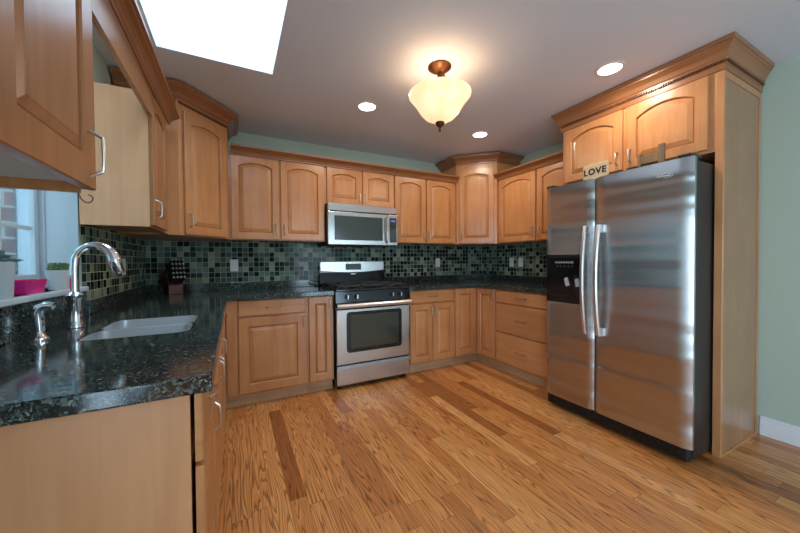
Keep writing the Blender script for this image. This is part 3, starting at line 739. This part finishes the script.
# ---------------- range / stove
rg = empty('gas_range', (1.87, -.33, 0), 'freestanding stainless and black gas range between the base cabinets', 'stove')
X0, X1 = 1.494, 2.250
build('body', MB().box(X0, X1, -.640, -.013, .04, .905), 'black', parent=rg)
for x in (X0+.04, X1-.04):
    for y in (-.60, -.08): build('foot', MB().lathe([(.001, 0), (.015, 0), (.015, .012), (.008, .014), (.008, .0395), (.001, .0395)], (x, y, 0), 12), 'black_matte', parent=rg)
build('storage_drawer', MB().box(X0+.004, X1-.004, -.662, -.641, .045, .205), 'steel', parent=rg, bevel=.005)
build('drawer_lip', MB().prism([(-.675, .196), (-.662, .222), (-.641, .222), (-.641, .2055), (-.663, .2055)], X0+.006, X1-.006, axis='x'), 'steel', parent=rg)
od = build('oven_door', MB().box(X0+.004, X1-.004, -.666, -.641, .235, .738), 'steel', parent=rg, bevel=.006)
build('window_border', MB().prism(rounded(1.590, 2.155, .338, .712, .03), -.670, -.6665, axis='y'), 'black', parent=od)
build('glass', MB().prism(rounded(1.625, 2.120, .375, .680, .012), -.6715, -.6705, axis='y'), 'glass_dark', parent=od)
m = MB(); m.prism([(-.690, .750), (-.712, .758), (-.716, .775), (-.708, .790), (-.690, .796)], X0+.002, X1-.002, axis='x'); m.box(X0+.02, X0+.06, -.692, -.6665, .755, .79); m.box(X1-.06, X1-.02, -.692, -.6665, .755, .79)
build('handle', m, 'steel_edge', parent=od, bevel=.002)
build('control_panel', MB().prism([(-.641, .800), (-.668, .800), (-.655, .900), (-.641, .905)], X0, X1, axis='x'), 'black', parent=rg)
for x in (1.600, 1.690, 2.055, 2.145, 1.872):
    if x == 1.872: continue
    k = build('knob', MB().lathe([(.001, -.664), (.021, -.664), (.020, -.675), (.017, -.688), (.001, -.689)], (x, 0, .852), 18, 'y'), 'black_matte', parent=rg, smooth=True)
    build('knob_grip', MB().box(x-.004, x+.004, -.694, -.6885, .834, .870), 'steel_edge', parent=k)
ct = build('cooktop', MB().box(X0-.002, X1+.002, -.668, -.075, .9055, .922), 'black', parent=rg, bevel=.004)
def grate(x0, x1, y0, y1):
    m = MB(); z = .952; t = .006
    for a, b, c_, d_ in ((x0, x1, y0, y0+.012), (x0, x1, y1-.012, y1), (x0, x0+.012, y0, y1), (x1-.012, x1, y0, y1)): m.box(a, b, c_, d_, z-.012, z)
    xm = (x0+x1)/2; ym = (y0+y1)/2; m.box(x0, x1, ym-.005, ym+.005, z-.011, z-.001)
    for yy in ((y0+ym)/2, (y1+ym)/2):
        for k in range(4):
            A = math.radians(45+90*k); c0 = Vector((xm, yy, z-.005)); 
            p0 = c0+Vector((math.cos(A), math.sin(A), 0))*.028; p1 = c0+Vector((math.cos(A)*.13, math.sin(A)*.095, 0))
            m.tube([p0, p1], .005, 6)
        m.box(x0, xm-.03, yy-.004, yy+.004, z-.011, z-.001); m.box(xm+.03, x1, yy-.004, yy+.004, z-.011, z-.001)
    for x in (x0+.006, x1-.006):
        for y in (y0+.006, y1-.006, ym): m.box(x-.006, x+.006, y-.006, y+.006, .9225, z-.011)
    return m
for x0_, x1_ in ((1.512, 1.750), (1.753, 1.991), (1.994, 2.232)): build('grate', grate(x0_, x1_, -.63, -.13), 'iron', parent=rg)
for x in (1.631, 2.113):
    for y in (-.505, -.255): build('burner', MB().lathe([(.001, .9225), (.045, .9225), (.043, .930), (.032, .932), (.030, .938), (.001, .938)], (x, y, 0), 20), 'iron', parent=rg, smooth=True)
bg = build('backguard', MB().prism([(-.075, .905), (-.085, .925), (-.062, 1.055), (-.062, 1.172), (-.0135, 1.172), (-.0135, .905)], X0, X1-.01, axis='x'), 'black', parent=rg)
# stainless control strip with bowed lower edge
P = []
xa, xb = 1.500, 2.232
for k in range(13):
    t = k/12; P.append((xa+(xb-xa)*t, 1.078-.022*math.sin(math.pi*t)))
P += [(xb, 1.162), (xb-.006, 1.170), (xa+.006, 1.170), (xa, 1.162)]
cs = build('control_strip', MB().prism(P, -.076, -.0625, axis='y'), 'steel', parent=rg)
build('display', MB().prism(rounded(1.775, 1.955, 1.082, 1.150, .01), -.078, -.0762, axis='y'), 'glass_dark', parent=cs)
build('badge', MB().box(1.838, 1.890, -.071, -.0665, 1.032, 1.040), 'steel_edge', parent=rg)

# ---------------- refrigerator surround
fc_ = empty('refrigerator_cabinet', (3.5, -2.15, 1.80), 'deep maple surround with two arched doors above the refrigerator and a tall side panel', 'cabinet')
XC = 3.215
build('body', MB().box(XC, 3.788, -2.6395, -1.660, 1.808, 2.268), 'maple', parent=fc_)
frc = FR(XC, 0)
door(frc, 1.685, 2.140, 1.826, 2.262, fc_, arch=.05, st=.06, rb=.058, rt=.05, hu=.455-.028, hv=.085, hlen=.095)
door(frc, 2.168, 2.612, 1.826, 2.262, fc_, arch=.05, st=.06, rb=.058, rt=.05, hu=.028, hv=.085, hlen=.095)
build('frieze', MB().box(XC-.006, 3.788, -2.679, -1.652, 2.2685, 2.4255), 'maple_h', parent=fc_)
PF = [(0, 0), (.004, 0), (.006, .030), (.010, .034), (.012, .062), (.018, .068), (.026, .096), (.040, .118), (.046, .122), (.048, .134), (.056, .137), (.058, .1575), (0, .1575)]
crown('', [(3.788, -1.651), (XC-.0065, -1.651), (XC-.0065, -2.6795), (3.788, -2.6795)], 2.2687, 1, parent=fc_, prof=PF)
dentils(fc_, [(XC-.0165, -1.651), (XC-.0165, -2.6895)], 2.305, 1, step=.014)
dentils(fc_, [(XC-.0165, -2.6895), (3.78, -2.6895)], 2.305, 1, step=.014)
sp_ = fc_
build('side_panel', MB().box(XC+.02, 3.786, -2.674, -2.660, 0, 2.268), 'gable', parent=sp_)
build('front_stile', MB().box(XC-.004, XC+.0195, -2.678, -2.640, 0, 2.268), 'maple', parent=sp_, bevel=.002)
m = MB(); m.box(3.760, 3.788, -2.678, -2.6742, 0, 2.268); m.box(XC+.02, 3.76, -2.678, -2.6742, 2.228, 2.268); m.box(XC+.02, 3.76, -2.680, -2.6742, 0, .014)
build('edge_strip', m, 'maple', parent=sp_)
build('cabinet_gable', MB().box(XC, 3.786, -1.676, -1.664, 0, 1.807), 'maple', label='thin maple panel between the drawer cabinet and the refrigerator', cat='cabinet panel')

# ---------------- refrigerator
rf = empty('refrigerator', (3.3, -2.17, 0), 'large stainless side-by-side refrigerator with black sides and water dispenser', 'refrigerator')
build('body', MB().box(3.000, 3.75, -2.632, -1.700, .03, 1.735), 'black_matte', parent=rf, bevel=.004)
def fdoor(y0, y1, name, z0=.105, z1=1.745):
    """y0 > y1; bowed front"""
    n = 14; P = []
    for k in range(n+1):
        t = k/n; y = y0+(y1-y0)*t
        e = min(t, 1-t)*abs(y1-y0); rnd = .018*max(0, 1-e/.020)**2
        P.append((2.928+rnd-.004*math.sin(math.pi*t), y))
    P += [(2.965, y1), (2.965, y0)]
    d = build(name, MB().prism(P, z0, z1), 'fridge_steel', parent=rf, smooth=True)
    build('liner', MB().box(2.966, 2.996, y1+.003, y0-.003, z0+.003, z1-.004), 'black_matte', parent=d)
    return d
fz = fdoor(-1.708, -2.097, 'freezer_door'); fd = fdoor(-2.105, -2.645, 'refrigerator_door')
def long_handle(yc, par):
    pts = []; n = 15; z0, z1 = .650, 1.415
    rg_ = []
    for k in range(n):
        t = -1+2*k/(n-1); z = (z0+z1)/2+t*(z1-z0)/2
        x = 2.900-.038*(1-t*t)-.004
        w, th = .014, .008
        rg_.append([(x-th, yc-w*.6, z), (x-th, yc+w*.6, z), (x-th*.3, yc+w, z), (x+th, yc+w, z), (x+th, yc-w, z), (x-th*.3, yc-w, z)])
    m = MB().rings(rg_)
    m.box(2.895, 2.926, yc-.013, yc+.013, z0-.001, z0+.055); m.box(2.895, 2.926, yc-.013, yc+.013, z1-.055, z1+.001)
    build('handle', m, 'steel_edge', parent=par, bevel=.003)
long_handle(-2.056, fz); long_handle(-2.150, fd)
dp = build('water_dispenser', MB().box(2.9165, 2.929, -2.035, -1.728, .848, 1.218), 'black', parent=fz, bevel=.004)
m = MB(); m.box(2.9140, 2.9164, -2.02, -1.75, 1.192, 1.206); m.box(2.9140, 2.9164, -1.985, -1.965, .90, 1.06); m.box(2.9140, 2.9164, -2.0, -1.76, .895, .905)
build('dispenser_trim', m, 'black_matte', parent=dp)
m = MB()
for k in range(7): m.box(2.9145, 2.9160, -1.955+k*.022, -1.955+k*.022+.014, 1.150, 1.163)
for k in range(5): m.box(2.9145, 2.9160, -1.950+k*.030, -1.950+k*.030+.006, 1.125, 1.129)
build('control_marks', m, 'label', parent=dp)
m = MB().prism([(-1.93, .985), (-1.905, .975), (-1.890, 1.035), (-1.91, 1.045)], 2.904, 2.9160, axis='x'); build('dispenser_paddle', m, 'label', parent=dp)
m = MB().prism([(-2.01, .985), (-1.985, .975), (-1.975, 1.03), (-1.995, 1.04)], 2.904, 2.9160, axis='x'); build('dispenser_paddle', m, 'label', parent=dp)
m = MB(); m.box(2.945, 2.999, -2.628, -1.715, .022, .102)
g_ = build('base_grille', m, 'black_matte', parent=rf, bevel=.01)
m = MB()
for k in range(5): m.box(2.9405, 2.9455, -2.60, -1.74, .032+k*.013, .039+k*.013)
build('grille_slats', m, 'black', parent=g_)
for y, t_ in ((-1.745, 'l'), (-2.600, 'r')): build('hinge_cover', MB().prism([(2.935, y-.03), (2.935, y+.03), (3.06, y+.035), (3.06, y-.035)], 1.746, 1.766), 'black_matte', parent=rf, bevel=.004)
# oval emblem with raised script strokes
m = MB()
oval = lambda a, b, n=24: [( -2.512+a*math.cos(2*math.pi*k/n), 1.672+b*math.sin(2*math.pi*k/n)) for k in range(n)]
ring = [Vector((2.9225, -2.512+.042*math.cos(A), 1.662+.014*math.sin(A))) for A in [2*math.pi*k/24 for k in range(19)]]
m.tube(ring, .0018, 6)
for k in range(9):
    y = -2.484-.007*k; h_ = .011 if k in (0, 3, 8) else .006
    m.box(2.9180, 2.9255, y, y+.0036, 1.657, 1.657+h_)
build('emblem', m, 'plastic_white', parent=fd)

# ---------------- things on the refrigerator
sg = empty('love_sign', (2.975, -2.065, 1.7455), 'small cream block sign reading LOVE standing on the refrigerator', 'sign')
SY_, SY2 = -1.998, -2.168
build('board', MB().box(2.965, 2.985, SY2, SY_, 1.746, 1.856), 'cream', parent=sg, bevel=.002)
cu = bpy.data.curves.new('t', 'FONT'); cu.body = 'LOVE'; cu.size = .060; cu.align_x = 'CENTER'; cu.align_y = 'CENTER'; cu.extrude = .0008; cu.offset = .0022; cu.space_character = 1.15
to = bpy.data.objects.new('t', cu); COL.objects.link(to)
bpy.context.view_layer.update()
me = bpy.data.meshes.new_from_object(to.evaluated_get(bpy.context.evaluated_depsgraph_get()))
bpy.data.objects.remove(to)
Mx = Matrix(((0, 0, -1, 2.9635), (-1, 0, 0, (SY_+SY2)/2), (0, 1, 0, 1.800), (0, 0, 0, 1)))
me.transform(Mx); me.transform(Matrix.Translation(-ORIG[sg.name])); me.materials.clear(); me.materials.append(M['ink'])
lo = bpy.data.objects.new('lettering', me); COL.objects.link(lo); lo.parent = sg
# serif feet on the letters
ws = empty('wooden_stand', (3.03, -2.40, 1.736), 'weathered wooden plaque on two uprights leaning behind the refrigerator top', 'decoration')
build('upright', MB().box(3.02, 3.04, -2.470, -2.438, 1.736, 1.885), 'rustic', parent=ws, bevel=.002)
build('upright', MB().box(3.02, 3.04, -2.345, -2.325, 1.736, 1.852), 'rustic', parent=ws, bevel=.002)
build('plaque', MB().box(3.022, 3.036, -2.4375, -2.3455, 1.785, 1.838), 'rustic', parent=ws, bevel=.002)

# ---------------- ceiling lights
lampn = ['recessed ceiling light nearest the skylight, left of the hanging bowl light', 'recessed ceiling light in front of the right corner cabinet', 'recessed ceiling light in front of the refrigerator cabinet']
for (x, y), lb in zip(((1.662, -1.032), (2.877, -.997), (2.895, -2.222)), lampn):
    t = empty('recessed_light', (x, y, H), lb, 'ceiling light', 'recessed ceiling lights')
    build('trim_ring', MB().lathe([(.066, H-.0005), (.085, H-.0005), (.083, H-.005), (.068, H-.007), (.066, H-.0005)], (x, y, 0), 32, cap=False), 'ring', parent=t, smooth=True)
    build('lens', MB().lathe([(.001, H-.0005), (.065, H-.0005), (.065, H-.004), (.001, H-.004)], (x, y, 0), 32), 'lamp_on', parent=t)
    a = area('recessed_lamp', (x, y, H-.012), (0, 0, -1), .12, .12, P_RECESS, WARM, shape='DISK')
lx, ly = 1.885, -1.735
cl = empty('bowl_light', (lx, ly, H), 'bronze semi-flush ceiling light with a lit alabaster glass bowl', 'ceiling light')
build('canopy', MB().lathe([(.001, H-.0005), (.072, H-.0005), (.074, H-.010), (.062, H-.020), (.040, H-.032), (.020, H-.040), (.001, H-.042)], (lx, ly, 0), 32), 'bronze', parent=cl, smooth=True)
build('stem', MB().lathe([(.001, H-.041), (.012, H-.042), (.016, H-.060), (.010, H-.075), (.010, 2.268), (.022, 2.29), (.022, 2.27), (.006, 2.26), (.006, 2.072), (.001, 2.071)], (lx, ly, 0), 16), 'bronze', parent=cl, smooth=True)
for k in range(3):
    A = math.radians(20+120*k); dx, dy = math.cos(A), math.sin(A); pts = []
    for j in range(12):
        t = j/11; r = .012+.11*t; z = 2.345+.022*math.sin(t*math.pi*1.6)-.05*t
        pts.append((lx+dx*r, ly+dy*r, z))
    build('arm', MB().tube(pts, .006, 8), 'bronze', parent=cl, smooth=True)
prof = [(.022, 2.072), (.055, 2.080), (.095, 2.102), (.126, 2.136), (.148, 2.172), (.166, 2.200), (.186, 2.224), (.199, 2.240), (.200, 2.250), (.193, 2.249), (.180, 2.230), (.160, 2.204), (.141, 2.174), (.120, 2.140), (.090, 2.108), (.053, 2.087), (.022, 2.080)]
n = 40; m = MB(); rgs = [[(lx+r*math.cos(2*math.pi*k/n), ly+r*math.sin(2*math.pi*k/n), z) for k in range(n)] for r, z in prof]; m.rings(rgs+[rgs[0]], cap0=False, cap1=False)
bmesh.ops.remove_doubles(m.bm, verts=m.bm.verts[:], dist=1e-5)
build('glass_bowl', m, 'shade', parent=cl, smooth=True)
build('finial', MB().lathe([(.001, 2.010), (.008, 2.014), (.010, 2.024), (.006, 2.032), (.010, 2.040), (.024, 2.052), (.030, 2.066), (.028, 2.0715), (.001, 2.0715)], (lx, ly, 0), 20), 'bronze', parent=cl, smooth=True)
for k in range(2):
    A = math.radians(60+180*k)
    pl = bpy.data.lights.new('bowl_bulb', 'POINT'); pl.energy = P_BOWL/2; pl.color = WARM; pl.shadow_soft_size = .03
    po = bpy.data.objects.new('bowl_bulb', pl); COL.objects.link(po); po.location = (lx+.07*math.cos(A), ly+.07*math.sin(A), 2.235)

# ---------------- outlets
def outlet(fr, u, v, label):
    t = empty('wall_outlet', fr((u, v, 0)), label, 'outlet')
    build('cover_plate', MB().box(u-.035, u+.035, v-.057, v+.057, .0002, .005, fr), 'plastic_white', parent=t, bevel=.002)
    for dv in (-.022, .022):
        build('socket', MB().box(u-.016, u+.016, v+dv-.014, v+dv+.014, .0052, .0072, fr), 'white', parent=t, bevel=.002)
fw = frame((0, -.010, 0), (1, 0, 0), (0, -1, 0))
outlet(fw, .690, 1.145, 'white outlet on the back wall tile below the upper cabinet left of the stove')
outlet(fw, 3.035, 1.150, 'white outlet on the back wall tile right of the stove')
fwr = frame((3.790, 0, 0), (0, -1, 0), (-1, 0, 0))
outlet(fwr, .545, 1.150, 'white outlet on the right wall tile, farther one of the pair')
outlet(fwr, .690, 1.150, 'white outlet on the right wall tile, the one of the pair nearer the refrigerator')
fwl = frame((.010, 0, 0), (0, 1, 0), (1, 0, 0))
outlet(fwl, -.62, 1.150, 'outlet on the left wall tile behind the faucet spout')

# ---------------- knife block
kb = empty('knife_block', (.235, -.22, .9145), 'reddish wooden knife block packed with black handled knives in the left corner', 'knife block')
A = math.radians(-62)      # direction the handles lean towards (into the room)
D = Vector((math.cos(A), math.sin(A), 0)); Pd = Vector((-D.y, D.x, 0))
def kfr(p): return Vector((.235, -.22, .9145))+D*p[0]+Pd*p[1]+Vector((0, 0, p[2]))
m = MB(); sec = [(.055, 0), (.055, .075), (.060, .080), (-.035, .205), (-.125, .145), (-.045, 0)]
lo_ = [m.bm.verts.new(kfr((a, -.052, b))) for a, b in sec]; hi_ = [m.bm.verts.new(kfr((a, .052, b))) for a, b in sec]
m.face(lo_[::-1]); m.face(hi_)
for i in range(len(sec)): m.face([lo_[i], lo_[(i+1) % 6], hi_[(i+1) % 6], hi_[i]])
build('block', m, 'block', parent=kb, bevel=.002)
nd = Vector((.125, 0, .095)).normalized()   # handle direction in (D, z)
for r_ in range(5):
    for c__ in range(4):
        t = .08+.21*r_; a = .060+(-.035-.060)*t; b = .080+(.205-.080)*t; q = -.039+.026*c__
        L = .085+.016*r_
        p0 = kfr((a, q, b)); dv = (D*nd.x+Vector((0, 0, nd.z)))
        kn = empty('knife', p0, 'black knife handle with a steel cap, one of those filling the wooden block', 'knife', 'knives in the knife block')
        k1 = build('knife_handle', MB().tube([p0+dv*.001, p0+dv*(L*.5), p0+dv*L], .008, 8, [.008, .0108, .0098]), 'black_matte', parent=kn, smooth=True)
        build('end_cap', MB().tube([p0+dv*(L+.0002), p0+dv*(L+.006)], .0080, 8), 'label', parent=kn, smooth=True)

# ---------------- window sill things
def leafy(c, n, r, h, m, rise=.5, w=.008, rings_=2):
    for q in range(rings_):
        for k in range(n):
            A = 2*math.pi*(k+.5*q)/n+random.uniform(-.2, .2); L = r*(1-.35*q)*random.uniform(.85, 1.1)
            d = Vector((math.cos(A), math.sin(A), 0)); b = Vector(c); pts = []; rad = []
            for j in range(6):
                t = j/5; pts.append(b+d*(L*t)+Vector((0, 0, h*(.35+.65*q)*math.sin(t*1.6)*rise*2))); rad.append(w*(.5+1.0*math.sin(math.pi*min(1, t+.15))) if j < 5 else .0008)
            m.tube(pts, w, 6, rad)
def potted(x, y, r0, r1, h, potmat, plantmat, label, fn):
    z = WZ0+.0005
    t = empty('potted_succulent', (x, y, z), label, 'potted plant')
    build('pot', MB().lathe([(.001, z), (r0, z), (r0+.002, z+.004), (r1, z+h), (r1-.004, z+h), (r1-.006, z+h-.008), (.001, z+h-.008)], (x, y, 0), 28), potmat, parent=t, smooth=True)
    build('soil', MB().lathe([(.001, z+h-.0078), (r1-.0075, z+h-.0078), (r1-.0075, z+h-.005), (.001, z+h-.004)], (x, y, 0), 20), 'soil', parent=t)
    m = MB(); fn(m, (x, y, z+h-.004)); build('leaves', m, plantmat, parent=t, smooth=True)
def pA(m, c):
    for dx, dy, s in ((-.02, .01, 1), (.018, -.012, 1), (0, .02, .8), (.02, .018, .9), (-.015, -.02, .8)): leafy((c[0]+dx, c[1]+dy, c[2]), 6, .020*s, .036*s, m, w=.0042)
def pB(m, c): leafy(c, 9, .060, .025, m, w=.008, rings_=3)
potted(-.002, -1.510, .030, .042, .088, 'pot', 'plant', 'white pot with small green succulents on the window sill beside the faucet', pA)
potted(-.012, -1.900, .034, .042, .125, 'pot_grey', 'plant_blue', 'pale grey pot with a spiky blue-green succulent at the near end of the window sill', pB)
z = WZ0+.0005
m = MB(); a0 = rounded(-.060, .000, -1.745, -1.625, .012); a1 = rounded(-.068, .008, -1.755, -1.615, .014); a2 = rounded(-.064, .004, -1.751, -1.619, .012); a3 = rounded(-.056, -.004, -1.741, -1.629, .012)
m.rings([[(x, y, z) for x, y in a0], [(x, y, z+.054) for x, y in a1], [(x, y, z+.054) for x, y in a2], [(x, y, z+.004) for x, y in a3]])
build('planter_tray', m, 'pink', label='bright pink plastic tray on the window sill between the two pots', cat='tray')
m = MB().prism(rounded(.0225, .050, -1.44, -1.40, .006), .9145, .9145+.001)
m = MB().lathe([(.001, z), (.014, z), (.017, z+.016), (.015, z+.016), (.012, z+.004), (.001, z+.003)], (.006, -1.430, 0), 18)
build('small_dish', m, 'plastic_white', smooth=True, label='tiny white dish at the far end of the window sill', cat='dish')
